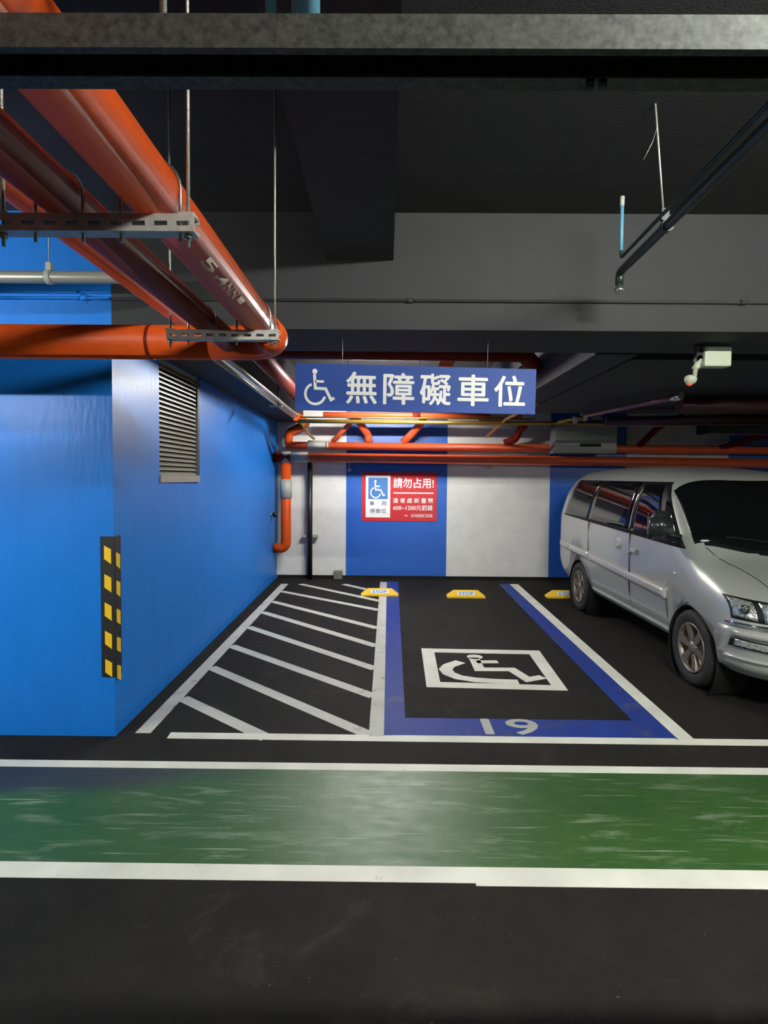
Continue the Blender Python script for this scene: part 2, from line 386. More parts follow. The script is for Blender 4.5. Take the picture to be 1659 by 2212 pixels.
# ------------------------------------------------------------------ floor markings (parts of the floor)
def quad(name, pts, m, label, z=.002):
    o = MB().prism([(x, y, .0004) for x, y in pts], (0, 0, z)).build(name, m, floor); o['label'] = label; return o
def strip(a, b, wd):
    a = Vector(a); b = Vector(b); t = (b-a).normalized(); n = Vector((-t.y, t.x))*wd/2
    return [tuple(a+n), tuple(a-n), tuple(b-n), tuple(b+n)]
quad('walkway_band', [(-7, 2.54), (9, 2.54), (9, 3.41), (-7, 3.41)], M_green, 'scratched green pedestrian walkway band', .0012)
quad('edge_line', [(-7, 3.40), (9, 3.395), (9, 3.475), (-7, 3.485)], M_white, 'white line along the bay side of the green band', .002)
quad('edge_line', [(-7, 2.445), (.42, 2.442), (.42, 2.545), (-7, 2.55)], M_white, 'white line along the lane side of the green band')
quad('edge_line', [(.40, 2.425), (9, 2.432), (9, 2.545), (.40, 2.545)], M_white, 'white line along the lane side of the green band', .0022)
quad('stop_line', [(-1.455, 3.795), (-.02, 3.785), (-.02, 3.878), (-1.46, 3.885)], M_white, 'white line across the front of the hatched aisle')
quad('stop_line', [(-.02, 3.785), (9, 3.757), (9, 3.85), (-.02, 3.878)], M_white, 'white line across the front of the parking bays')
quad('bay_line', [(-1.70, 3.87), (-1.595, 3.87), (-1.60, 9.45), (-1.72, 9.45)], M_whiteold, 'white line beside the blue wall')
quad('bay_line', [(-.107, 3.86), (-.004, 3.86), (.018, 9.7), (-.095, 9.7)], M_whiteold, 'worn white line between the hatched aisle and the marked bay', .0024)
quad('blue_border', [(-.004, 3.87), (.147, 3.88), (.21, 9.75), (.018, 9.75)], M_bluepaint, 'worn blue border beside the hatched aisle')
quad('blue_border', [(.147, 3.88), (1.985, 3.855), (1.80, 4.16), (.147, 4.165)], M_bluepaint, 'blue border across the mouth of the marked bay', .0018)
quad('blue_border', [(1.985, 3.845), (1.80, 4.15), (1.885, 9.6), (2.065, 9.6)], M_bluepaint, 'blue border along the van side of the marked bay', .0021)
quad('bay_line', [(1.985, 3.845), (2.095, 3.845), (2.205, 9.6), (2.065, 9.6)], M_white, 'white line between the marked bay and the van', .0024)
HATCH = [((-1.60, 4.50), (-.79, 3.815)), ((-1.60, 5.245), (-.085, 3.86)), ((-1.60, 5.93), (-.09, 4.58)), ((-1.60, 6.69), (-.09, 5.25)), ((-1.60, 7.44), (-.09, 5.97)),
         ((-1.60, 8.09), (-.09, 6.69)), ((-1.60, 8.82), (-.09, 7.62)), ((-1.40, 9.44), (-.085, 8.19)), ((-.69, 9.46), (-.085, 8.80))]
for a, b in HATCH: quad('hatch_stripe', strip(a, b, .105), M_whiteold, 'white diagonal stripe of the hatched aisle', .0016)
# wheelchair symbol in its frame
FR = [(.372, 5.90), (1.575, 5.86), (1.52, 4.745), (.350, 4.795)]
def fsym(q):   # local unit square -> floor
    u, v = q; a = Vector(FR[3]).lerp(Vector(FR[2]), u); b = Vector(FR[0]).lerp(Vector(FR[1]), u); p = a.lerp(b, v); return (p.x, p.y, .0006)
polys = []
for k in range(4):
    U = [(0, 0), (1, 0), (1, 1), (0, 1)]; I = [(.105, .115), (.905, .105), (.895, .885), (.105, .885)]
    polys.append([U[k], U[(k+1) % 4], I[(k+1) % 4], I[k]])
polys.append(circle2d(.43, .775, .065, 16))
polys += stroke2d([(.42, .75), (.43, .44), (.68, .455), (.76, .22), (.885, .29)], .085)
polys += stroke2d([(.43, .635), (.60, .65)], .075)
arc = [(.30, .63), (.20, .52), (.165, .42), (.185, .32), (.25, .235), (.37, .185), (.52, .165), (.68, .16)]
polys += stroke2d(arc, .10)
o = flat(polys, fsym, (0, 0, .0018)).build('wheelchair_symbol', M_white, floor); o['label'] = 'white wheelchair symbol in a square frame on the floor'
# bay number
def fnum(q): return (q[0], q[1], .0026)
o = text_on('19', (.70, 3.905, 1.085, 4.155), fnum, (0, 0, .0006), .03, 1., (0, 0, .0003)).build('bay_number', M_greypaint, floor, fix=False); o['label'] = 'pale grey number 19 on blue paint'

# ------------------------------------------------------------------ louver on the side wall
def louver():
    y0, y1, z0, z1, d = LV
    X0 = -1.840; XB_ = X0-.06                      # front plane of the slats, back plate
    t = thing('wall_louver', (X0, (y0+y1)/2, z0), 'beige metal louver with slanting slats high on the blue wall', 'vent')
    MB().box(XB_-.004, XB_, y0+.004, y1-.004, z0+.004, z1-.004).build('backing', M_dark, t)
    f = MB(); f.box(XB_, -1.812, y0+.002, y1-.002, z0+.001, z0+.062); f.box(XB_, X0+.004, y0+.002, y1-.002, z1-.03, z1-.001); f.box(XB_, X0, y0+.002, y0+.014, z0+.062, z1-.03)
    f.build('frame', M_louver, t)
    MB().box(XB_, -1.826, y1-.022, y1-.002, z0+.062, z1-.03).build('side_flange', M_louverdk, t)
    MB().box(-1.836, -1.822, y1-.002, y1+.012, z0+.02, z1).build('edge_seal', M_black, t)
    n = 23; dz = (z1-z0-.095)/n
    for i in range(n):
        z = z0+.064+i*dz
        MB().hexa([(X0, y0+.014, z), (X0, y1-.022, z), (XB_+.012, y1-.022, z+.034), (XB_+.012, y0+.014, z+.034)],
                  [(X0, y0+.014, z+.012), (X0, y1-.022, z+.012), (XB_+.012, y1-.022, z+.042), (XB_+.012, y0+.014, z+.042)]).build('slat', M_louver, t)
louver()
# ------------------------------------------------------------------ corner guard
def corner_guard():
    z0, z1, wd, th = .41, 1.35, .085, .012
    t = thing('corner_guard', (XL, YB, z0), 'black rubber corner guard with yellow reflective patches on the blue pillar', 'corner guard')
    x0 = XL+th
    g = MB()
    prof = [(XL, YB), (XL-wd, YB), (XL-wd, YB-.006), (XL-wd+.008, YB-th), (x0-.006, YB-th), (x0, YB-th+.006), (x0, YB+wd-.008), (XL+.006, YB+wd), (XL, YB+wd)]
    g.prism([(x, y, z0) for x, y in prof], (0, 0, z1-z0)); g.build('guard', M_rubber, t)
    for i in range(5):
        zc = z1-.115-i*.19
        MB().prism([(XL-.058, YB-th-.0015, zc+.055), (XL-.058, YB-th-.0015, zc-.035), (XL-.012, YB-th-.0015, zc-.068), (XL-.012, YB-th-.0015, zc+.03)], (0, .001, 0)).build('reflector', M_yellow, t)
        zc -= .045
        MB().prism([(x0+.0005, YB+.006, zc+.055), (x0+.0005, YB+.006, zc-.035), (x0+.0005, YB+.062, zc-.068), (x0+.0005, YB+.062, zc+.03)], (.001, 0, 0)).build('reflector', M_yellow, t)
corner_guard()

# ------------------------------------------------------------------ hanging sign
def hanging_sign():
    Y = 4.02; x0, x1, z0, z1 = -.632, 1.022, 2.205, 2.520
    tl = (-.632, 2.537); tr = (1.022, 2.505); br = (1.018, 2.197); bl = (-.635, 2.217)
    t = thing('hanging_sign', ((x0+x1)/2, Y, z0), 'long blue hanging sign with wheelchair symbol and white Chinese characters', 'sign')
    bd = MB().prism([(p[0], Y-.012, p[1]) for p in (bl, br, tr, tl)], (0, .024, 0)).build('board', M_sign, t)
    def f3(q):
        a = Vector(bl).lerp(Vector(br), q[0]); b = Vector(tl).lerp(Vector(tr), q[0]); p = a.lerp(b, q[1]); return (p.x, Y-.0135, p.y)
    for i, ch in enumerate('無障礙車位'):
        cx = [.276, .431, .583, .740, .892][i]
        o = text_on(ch, (cx-.063, .165, cx+.063, .835), f3, (0, 0, 0), .018, .19).build('character', M_signwhite, bd, fix=False)
    P = []
    sx, sy = .105, 1.0
    for p in wheelchair(0, 0, .75): P.append([(.098+v[0]*.19, .50+v[1]) for v in p])
    flat(P, f3, (0, -.0008, 0)).build('wheelchair_symbol', M_signwhite, t)
    for x in (-.31, .69):
        MB().tube([(x, Y+.004, 2.515), (x, Y+.004, BB+.002)], .002, 6).build('hanger_wire', M_rod, t)
hanging_sign()

# ------------------------------------------------------------------ red notice on back wall
def red_notice():
    Y = YR-.006; x0, x1, z0, z1 = -.425, .875, 1.005, 1.855
    t = thing('wall_notice', ((x0+x1)/2, Y, z0), 'red notice board with wheelchair panel and white Chinese text on blue stripe', 'sign')
    bd = MB().box(x0, x1, Y-.006, Y+.004, z0, z1).build('board', M_signred, t)
    def f3(q): return (x0+q[0]*(x1-x0), Y-.0075, z0+q[1]*(z1-z0))
    def rect(a, b, c, d, dy, m, n): return MB().prism([(p[0], p[1]+dy, p[2]) for p in (f3((a, b)), f3((c, b)), f3((c, d)), f3((a, d)))], (0, .0008, 0)).build(n, m, t)
    rect(.05, .075, .378, .93, 0, M_signwhite, 'white_panel')
    rect(.085, .45, .345, .885, -.001, M_signblue2, 'blue_panel')
    def fa(q): p = f3(q); return (p[0], p[1]-.0022, p[2])
    P = [[(.205+v[0]*.62, .655+v[1]) for v in p] for p in wheelchair(0, 0, .36)]
    flat(P, fa, (0, -.0006, 0)).build('wheelchair_symbol', M_signwhite, t)
    def line(s, bx_, m, bold=.012): text_on(s, bx_, fa, (0, 0, 0), bold, .65).build('lettering', m, bd, fix=False)
    line('專', (.105, .315, .165, .405), M_signgrey); line('用', (.26, .315, .325, .405), M_signgrey)
    line('停車位', (.105, .16, .325, .255), M_signgrey)
    line('請勿占用!', (.42, .68, .955, .885), M_signwhite, .02)
    rect(.42, .565, .955, .59, -.001, M_signwhite, 'rule')
    for i, ch in enumerate('違者處新臺幣'): line(ch, (.415+i*.094, .375, .415+i*.094+.068, .475), M_signwhite)
    line('600~1200元罰鍰', (.42, .225, .945, .33), M_signwhite)
    for i in range(7): line('日月田目口日田'[i], (.66+i*.0415, .085, .66+i*.0415+.033, .145), M_signwhite)
    line('~', (.57, .10, .61, .13), M_signwhite)
red_notice()

# ------------------------------------------------------------------ wheel stops
def wheel_stop(xc, y0, label):
    L, D, Hh = .56, .15, .105
    t = thing('wheel_stop', (xc, y0, 0), label, 'wheel stop', 'yellow wheel stops along the back of the bays')
    b = MB(); a = L/2
    s0 = [(-a, 0, .001), (a, 0, .001), (a-.01, .02, .03), (a-.085, .035, Hh), (-a+.085, .035, Hh), (-a+.01, .02, .03)]
    bt = [(-a, 0), (a, 0), (a, D), (-a, D)]; tp = [(-a+.10, .045), (a-.10, .045), (a-.10, D-.045), (-a+.10, D-.045)]
    V = [(xc+x, y0+y, .001) for x, y in bt]+[(xc+x*1, y0+y*1, .025) for x, y in bt]+[(xc+x, y0+y, Hh) for x, y in tp]
    F = [(3, 2, 1, 0)]+[(i, (i+1) % 4, 4+(i+1) % 4, 4+i) for i in range(4)]+[(4+i, 4+(i+1) % 4, 8+(i+1) % 4, 8+i) for i in range(4)]+[(8, 9, 10, 11)]
    b.add(V, F); b.build('block', M_yellow, t)
    def f3(q):   # on sloping front face
        return (xc-.13+q[0]*.26, y0+.012+q[1]*.026, .046+q[1]*.046)
    n = Vector((0, -.0035, .0015))
    wp = MB().prism([f3(p) for p in ((0, 0), (1, 0), (1, 1), (0, 1))], n).build('white_panel', M_signwhite, t)
    def f4(q): p = f3(q); return (p[0], p[1]-.0045, p[2]+.002)
    text_on('STOP', (.10, .14, .90, .86), f4, (0, 0, 0), .04, .2).build('lettering', M_signblue2, wp, fix=False)
wheel_stop(-.088, 8.50, 'yellow wheel stop lettered STOP astride the worn white bay line')
wheel_stop(1.183, 8.42, 'yellow wheel stop lettered STOP in the middle of the marked bay')
wheel_stop(2.66, 8.47, 'yellow wheel stop lettered STOP partly behind the rear wheel of the van')

# ================================================================== OVERHEAD PIPES
def pipe_thing(name, label, cat, path, r, m, rad=.15, seg=18, group=None, couplings=(), cm=None, part='pipe'):
    p = arc_path(path, rad); c = Vector(path[0])
    t = thing(name, c, label, cat, group)
    MB().tube(p, r, seg).build(part, m, t)
    for a, b, rr in couplings: MB().tube([a, b], rr, seg).build('coupling', cm or m, t)
    return t
ZA = 2.437
# large header with elbow (A and D)
t = thing('fire_pipe', (-.57, -7.0, ZA), 'thick orange fire pipe coming forward and turning left in front of the blue pillar', 'pipe', 'orange fire pipes on the hangers')
MB().tube([(-.57, -7.7, ZA), (-.57, 2.74, ZA)], .067, 24).build('pipe', M_red, t)
el = arc_path([(-.57, 2.70, ZA), (-.57, 2.99, ZA), (-.90, 2.99, ZA)], .20, 10)
MB().tube(el, [.074]+[.080+.008*i/len(el) for i in range(len(el)-2)]+[.088], 24).build('elbow', M_red, t)
MB().tube([(-.88, 2.99, ZA), (-6.9, 2.99, ZA)], .086, 24).build('cross_pipe', M_red, t)
MB().tube([(-1.20, 2.99, ZA), (-1.215, 2.99, ZA)], .0885, 24).build('weld_seam', M_darkred, t)
def fcyl(q):   # text frame: q[0] along the pipe (away), q[1] around
    a = q[1]; return (-.57+.0675*math.sin(a), q[0], ZA-.0675*math.cos(a))
for s, y0, y1 in (('5', 1.70, 1.80), ("'", 1.83, 1.85), ('4', 1.855, 1.92), ('N', 1.935, 1.99), ('N', 2.00, 2.055)):
    vs, fs = text_polys(s, .02)
    ax, bx_ = min(v.x for v in vs), max(v.x for v in vs); ay, by = min(v.y for v in vs), max(v.y for v in vs)
    hh = .5 if s != "'" else .2
    mb = MB().add([fcyl((y0+(v.x-ax)/(bx_-ax)*(y1-y0), .35+hh*(1-(by-v.y)/(by-ay)))) for v in vs], fs)
    mb.build('chalk_lettering', M_chalk, t, fix=False)
MB().add([fcyl((y, a)) for y in (2.075, 2.13) for a in (.5, .68, .85)], [(0, 1, 4, 3), (1, 2, 5, 4)]).build('chalk_lettering', M_chalk, t)
pipe_thing('fire_pipe', 'medium red fire pipe darkened for shade, running beside the thick orange one into its cross pipe', 'pipe',
           [(-.79, -7.7, ZA-.013), (-.79, 2.903, ZA-.013)], .053, M_darkred, group='orange fire pipes on the hangers')  # shade from the pipes alongside is put into its dark red
pipe_thing('fire_pipe', 'thin red fire pipe higher up nearest the blue pillar', 'pipe', [(-1.11, -7.7, 2.60), (-1.11, YB+.02, 2.60)], .045, M_red, group='orange fire pipes on the hangers')

def slotted_strut(x0, x1, y, z, parent, hgt=.041, dep=.041):
    """galvanised channel lying across: slotted web toward the lane, open at the back"""
    mb = MB(); n = int((x1-x0)/.05); th = .003
    ws = (x1-x0)/n; zs = [z, z+.013, z+.024, z+hgt]
    for i in range(n):
        a = x0+i*ws; xs = [a, a+ws*.2, a+ws*.8, a+ws]
        for j in range(3):
            for k in range(3):
                if j == 1 and k == 1: continue
                mb.hexa([(xs[j], y, zs[k]), (xs[j+1], y, zs[k]), (xs[j+1], y+th, zs[k]), (xs[j], y+th, zs[k])],
                        [(xs[j], y, zs[k+1]), (xs[j+1], y, zs[k+1]), (xs[j+1], y+th, zs[k+1]), (xs[j], y+th, zs[k+1])])
    mb.box(x0, x1, y+th, y+dep, z, z+th); mb.box(x0, x1, y+th, y+dep, z+hgt-th, z+hgt)
    mb.box(x0, x1, y+dep-th, y+dep, z+th, z+.012); mb.box(x0, x1, y+dep-th, y+dep, z+hgt-.012, z+hgt-th)
    return mb.build('slotted_channel', M_galv, parent, fix=False)
def pipe_hanger(y, label):
    z = ZA-.066-.041
    t = thing('pipe_hanger', (-.70, y, z), label, 'pipe hanger', 'slotted channel hangers under the fire pipes')
    slotted_strut(-.935, -.46, y, z, t)
    for x in (-.925, -.48):
        MB().tube([(x, y+.02, z-.03), (x, y+.02, CEIL)], .0045, 8).build('threaded_rod', M_rod, t)
        MB().tube([(x, y+.02, z-.012), (x, y+.02, z)], .010, 6).build('nut', M_steel, t)
        MB().box(x-.018, x+.018, y+.002, y+.038, z+.0412, z+.046).build('washer_plate', M_galv, t)
    for xc, zc, r in ((-.57, ZA, .067), (-.79, ZA-.013, .053)):
        rr = r+.0045
        pth = [(xc-rr, y+.02, z-.02), (xc-rr, y+.02, zc)]+[(xc-rr*math.cos(PI*k/12), y+.02, zc+rr*math.sin(PI*k/12)) for k in range(1, 12)]+[(xc+rr, y+.02, zc), (xc+rr, y+.02, z-.02)]
        MB().tube(pth, .004, 8).build('u_bolt', M_steel, t)
pipe_hanger(1.388, 'nearer slotted steel channel hanger carrying the two fire pipes')
pipe_hanger(2.462, 'farther slotted steel channel hanger just before the pipe elbow')

def near_channel():
    x0, x1, y0, y1, z0, z1 = -6.9, 8.7, .747, .826, 2.289, 2.331
    t = thing('support_channel', (0, y0, z0), 'long galvanised steel channel crossing under the ceiling at the top of the view', 'channel')
    th = .003; mb = MB()
    mb.box(x0, x1, y0, y0+th, z0, z1); mb.box(x0, x1, y1-th, y1, z0, z1); mb.box(x0, x1, y0+th, y1-th, z1-th, z1)
    mb.box(x0, x1, y0+th, y0+.012, z0, z0+th); mb.box(x0, x1, y1-.026, y1-th, z0, z0+th)
    mb.build('channel', M_galvdark, t)
    for x in (-.30, 1.9, -2.4):
        MB().tube([(x, .787, z1-.02), (x, .787, CEIL)], .005, 8).build('threaded_rod', M_rod, t)
    MB().box(.265, .275, .80, .806, z0-.012, z0).build('clip', M_black, t); MB().box(.282, .292, .80, .806, z0-.01, z0).build('clip', M_black, t)
near_channel()
for x, r, lb in ((-.158, .0075, 'thin light blue plastic drop pipe standing above the near steel channel'), (-.112, .019, 'thicker light blue plastic drop pipe standing above the near steel channel')):
    t = thing('drop_pipe', (x, .80, 2.332), lb, 'pipe', 'light blue drop pipes above the channel')
    MB().tube([(x, .79, 2.3315), (x, .79, CEIL)], r, 14).build('pipe', M_ltblue, t)
    MB().tube([(x, .79, 3.40), (x, .79, 3.45)], r+.003, 14).build('collar', M_grey, t)

# grey conduit on the pillar with its clamp
t = thing('conduit', (-6.9, 3.40, 2.903), 'grey metal conduit pipe hung in front of the blue pillar top', 'pipe')
MB().tube(arc_path([(-6.9, 3.40, 2.903), (-1.50, 3.40, 2.903), (-1.50, YB+.01, 2.903)], .10), .035, 16).build('pipe', M_conduit, t)
MB().tube([(-1.985, 3.40, 2.903), (-1.955, 3.40, 2.903)], .041, 16).build('clamp', M_grey, t)
MB().box(-1.985, -1.955, 3.385, 3.415, 2.938, 2.985).build('clamp_bolt', M_grey, t)
MB().tube([(-1.97, 3.40, 2.97), (-1.97, 3.40, CEIL)], .004, 8).build('threaded_rod', M_rod, t)
# thin conduits surface-mounted along beam and pillar
def surf_conduit(x0, x1, z, r, m, label, boxes):
    t = thing('surface_conduit', ((x0+x1)/2, YB, z), label, 'conduit')
    MB().tube([(x0, YB-r, z), (x1, YB-r, z)], r, 10).build('pipe', m, t)
    for x in boxes:
        MB().tube([(x-.02, YB-r*1.6, z), (x+.02, YB-r*1.6, z)], r*1.6, 10).build('coupling', m, t)
        MB().box(x-.012, x+.012, YB-.004, YB, z-.028, z+.028).build('saddle', m, t)
surf_conduit(-1.80, 8.7, 2.905, .010, M_beam, 'thin grey conduit fixed along the face of the cross beam', (.14, 2.30, 4.4))
surf_conduit(-6.9, -1.815, 2.908, .011, M_blue, 'thin blue-painted conduit along the pillar top', (-1.98, -4.2))
surf_conduit(-6.9, -1.815, 2.945, .007, M_blue, 'second thinner blue-painted conduit just above the first', (-2.0, -4.2))

# dark green sprinkler branch at the right
t = thing('sprinkler_pipe', (1.36, 3.30, 2.95), 'dark green sprinkler pipe slanting across the right of the ceiling with a drooping head', 'pipe')
MB().tube(arc_path([(1.345, 3.42, 2.885), (1.345, 3.42, 2.955), (1.285, 2.0, 2.955), (1.20, -.9, 2.955)], .03), .023, 16).build('pipe', M_darkgreen, t)
MB().lathe((1.345, 3.42, 2.832), (0, 0, 1), [(0, .001), (.004, .016), (.014, .028), (.026, .030), (.038, .022), (.045, .012), (.06, .011)], 16).build('sprinkler_head', M_steel, t)
t2 = thing('riser_pipe', (1.315, 3.33, 3.0), 'thin dark pipe beside the green sprinkler pipe with a light blue upright end', 'pipe')
MB().tube(arc_path([(1.315, 3.33, 3.05), (1.315, 3.33, 3.005), (1.262, 2.0, 3.005), (1.17, -.9, 3.005)], .03), .0095, 12).build('pipe', M_darkgreen, t2)
MB().tube([(1.315, 3.33, 3.045), (1.315, 3.33, 3.30)], .010, 12).build('riser', M_ltblue, t2)
MB().tube([(1.315, 3.33, 3.29), (1.315, 3.33, 3.345)], .0125, 12).build('cap', M_grey, t2)
t3 = thing('rod_hanger', (1.318, 2.80, 2.93), 'long thin steel rod with clamp holding the dark green sprinkler pipe', 'pipe hanger')
MB().tube([(1.30, 2.80, 3.03), (1.215, 2.72, CEIL)], .0045, 8).build('threaded_rod', M_rod, t3)
MB().tube([(1.3185, 2.785, 2.955), (1.3195, 2.815, 2.955)], .029, 16).build('clamp', M_darkgreen, t3)
MB().box(1.29, 1.325, 2.79, 2.81, 2.98, 3.035).build('clamp_ear', M_darkgreen, t3)
MB().tube([(1.232, 2.735, 3.375), (1.215, 2.74, 3.31), (1.18, 2.75, 3.235)], .0012, 5).build('loose_wire', M_rod, t3)

# camera / occupancy sensor under the beam
t = thing('bay_sensor', (2.33, 4.20, 2.45), 'cream box with a jointed arm and red-tipped sensor head under the cross beam', 'sensor')
MB().box(2.245, 2.435, 4.14, 4.24, 2.56, 2.70, .012).build('box', M_cream, t)
MB().box(2.20, 2.245, 4.17, 4.21, 2.60, 2.72).build('mounting_plate', M_black, t)
MB().tube([(2.225, 4.17, 2.62), (2.225, 4.21, 2.62)], .022, 14).build('joint', M_steel, t)
MB().tube(arc_path([(2.235, 4.19, 2.615), (2.20, 4.18, 2.55), (2.19, 4.17, 2.48)], .02), [.022, .024, .024, .026, .026, .026, .024, .02, .016, .014], 12).build('arm', M_cream, t)
MB().lathe((2.15, 4.15, 2.465), (.25, 0, 1), [(-.028, .022), (-.02, .034), (0, .042), (.018, .040), (.03, .02), (.032, 0)], 14).build('head', M_cream, t)
MB().lathe((2.142, 4.15, 2.434), (.25, 0, 1), [(-.014, 0), (-.010, .014), (0, .022), (.005, .022)], 14).build('red_lens', mat('red_lens_plastic', hexc(240, 110, 96), .3), t)

# ------------------------------------------------------------------ pipework inside the bay
pipe_thing('bay_pipe', 'lower bright orange pipe running along the back wall', 'pipe', [(-1.30, 9.72, 2.09), (8.7, 9.72, 2.03)], .078, M_orange,
           couplings=(((-1.32, 9.72, 2.09), (-1.60, 9.72, 2.09), .088),), cm=M_grey, group='orange pipes along the back wall')
pipe_thing('bay_pipe', 'upper bright orange pipe running along the back wall', 'pipe', [(-1.70, 9.80, 2.29), (8.7, 9.80, 2.26)], .066, M_orange,
           couplings=(((-1.33, 9.80, 2.29), (-1.03, 9.80, 2.29), .088), ((-1.02, 9.80, 2.29), (-.98, 9.80, 2.29), .080)), cm=M_grey, group='orange pipes along the back wall')
t = pipe_thing('drain_pipe', 'vertical orange drain pipe bending into the blue wall in the back corner', 'pipe', [(-1.69, 9.72, 2.02), (-1.69, 9.72, .56), (-1.893, 9.72, .56)], .085, M_red, .13,
           couplings=(((-1.69, 9.72, 1.40), (-1.69, 9.72, 1.72), .10), ((-1.69, 9.72, 2.0), (-1.69, 9.72, 2.18), .088)), cm=M_grey)
pipe_thing('bay_pipe', 'short brown pipe stub sticking out of the blue wall in the back corner', 'pipe', [(-1.893, 9.72, 2.09), (-1.62, 9.72, 2.09)], .09, M_darkred, group='orange pipes along the back wall')
pipe_thing('bay_pipe', 'bent orange pipe rising in the left back corner', 'pipe', [(-1.66, 9.80, 2.30), (-1.66, 9.80, 2.50), (-1.36, 9.80, 2.66), (-1.36, 8.8, 2.66)], .07, M_red, .1, group='orange pipes along the back wall')
for pts, lb in (([(-.92, 9.80, 2.355), (-.60, 9.70, 2.68), (-.55, 9.2, 2.73)], 'slanting orange branch pipe left of the blue stripe'),
                ([(-.30, 9.80, 2.355), (-.32, 9.78, 2.48), (-.50, 9.5, 2.72), (-.50, 9.2, 2.74)], 'bent orange branch pipe at the left of the V above the notice'),
                ([(.27, 9.80, 2.355), (.42, 9.75, 2.50), (.58, 9.6, 2.68), (.58, 9.2, 2.74)], 'bent orange branch pipe at the right of the V above the notice'),
                ([(1.98, 9.80, 2.355), (2.15, 9.75, 2.42), (2.22, 9.7, 2.58), (2.22, 9.4, 2.62)], 'brown branch pipe curling above the white stripe')):
    pipe_thing('branch_pipe', lb, 'pipe', pts, .062 if 'left of the blue' not in lb else .04, M_orange if 'brown' not in lb else M_darkred, .1, group='branch pipes above the back wall pipes')
pipe_thing('bay_pipe', 'orange pipe just below the hanging sign', 'pipe', [(-1.0, 9.1, 2.735), (.50, 9.1, 2.735), (2.1, 9.1, 2.72)], .045, M_orange, couplings=(((.40, 9.1, 2.735), (.52, 9.1, 2.735), .055),), cm=M_darkred, group='orange pipes along the back wall')
pipe_thing('brass_conduit', 'long brass coloured conduit crossing the bay below the sign', 'conduit', [(-1.30, 8.6, 2.585), (4.4, 8.6, 2.57)], .030, M_gold, group='brass coloured conduits')
pipe_thing('brass_conduit', 'thin brass coloured conduit just above the long one', 'conduit', [(-1.30, 8.66, 2.65), (2.2, 8.66, 2.645)], .012, M_gold, group='brass coloured conduits')
pipe_thing('brass_conduit', 'short brass coloured conduit slanting behind the long one', 'conduit', [(1.62, 9.4, 2.44), (1.72, 8.4, 2.62), (1.80, 7.0, 2.66)], .022, M_gold, group='brass coloured conduits')
pipe_thing('brass_conduit', 'brass coloured conduit dropping in the left back corner', 'conduit', [(-1.30, 8.6, 2.60), (-1.28, 9.3, 2.47), (-1.22, 9.7, 2.40)], .022, M_gold, group='brass coloured conduits')
pipe_thing('steel_conduit', 'shiny steel conduit running under the side beam of the blue wall', 'conduit', [(-1.385, 4.3, 2.78), (-1.32, 8.5, 2.66)], .024, M_steel, group='steel conduits along the side beam')
pipe_thing('steel_conduit', 'second duller conduit right beside the shiny one', 'conduit', [(-1.435, 4.3, 2.735), (-1.38, 8.6, 2.64)], .020, M_conduit, group='steel conduits along the side beam')
t = thing('conduit_hanger', (-1.345, 7.2, 2.6), 'black hanger rod holding the conduits beside the blue wall', 'pipe hanger')
MB().tube([(-1.345, 7.2, 2.62), (-1.345, 7.2, 3.2)], .012, 8).build('rod', M_black, t)
MB().box(-1.46, -1.30, 7.18, 7.22, 2.62, 2.64).build('cross_bar', M_galv, t)
pipe_thing('bay_pipe', 'dark red pipe running back along the left of the bay above the conduits', 'pipe', [(-1.24, 4.49, 2.97), (-1.24, 8.9, 2.86)], .085, M_darkred, group='dark red pipes above the bay')
pipe_thing('bay_pipe', 'dark red pipe crossing above the hanging sign', 'pipe', [(-1.24, 5.6, 2.97), (1.35, 5.6, 2.95)], .08, M_darkred, group='dark red pipes above the bay')
pipe_thing('bay_pipe', 'dark red pipe running back behind the hanging sign', 'pipe', [(.62, 5.6, 2.97), (.62, 8.9, 2.90)], .07, M_red, group='dark red pipes above the bay')
pipe_thing('bay_pipe', 'dark red bent pipe above the right end of the hanging sign', 'pipe', [(1.30, 5.6, 2.95), (1.50, 6.0, 2.93), (1.50, 8.8, 2.86)], .08, M_darkred, .2, group='dark red pipes above the bay')
# black standpipe on back wall
t = thing('black_pipe', (-1.31, 9.9, 0), 'slim black vertical pipe standing in front of the white back wall', 'pipe')
MB().tube([(-1.31, 9.90, .001), (-1.31, 9.90, 2.01)], .045, 14).build('pipe', M_black, t)
MB().box(-1.45, -1.18, 9.93, 10.045, .72, .76).build('bracket', M_grey, t)
o = MB().box(-.90, -.75, 9.90, 10.04, .0, .14, .01).build('floor_box', mat('dirty_grey_plastic', hexc(110, 108, 100), .6, var=.2, vscale=20)); tag(o, 'small grimy grey box at the foot of the white wall beside the blue stripe', 'box')
t = thing('wall_valve', (XB, 9.4, 1.1), 'small black valve knob on the blue wall near the drain pipe', 'valve')
MB().tube([(XB, 9.45, 1.14), (XB+.05, 9.45, 1.14)], .02, 10).build('stem', M_grey, t); MB().lathe((XB+.05, 9.45, 1.14), (1, 0, 0), [(0, 0), (0, .04), (.05, .045), (.07, .03), (.07, 0)], 12).build('knob', M_black, t)
for x, z, lb in ((-.64, 1.86, 'small steel clip hanging at the left edge of the blue stripe'), (1.78, 1.93, 'small grey hook under the pipes above the white stripe')):
    t = thing('pipe_clip', (x, 9.9, z), lb, 'clip')
    MB().tube([(x, 9.95, z), (x, 9.95, z+.2)], .008, 8).build('stem', M_steel, t); MB().box(x-.03, x+.03, 9.92, 10.04, z, z+.05, .008).build('body', M_grey, t)

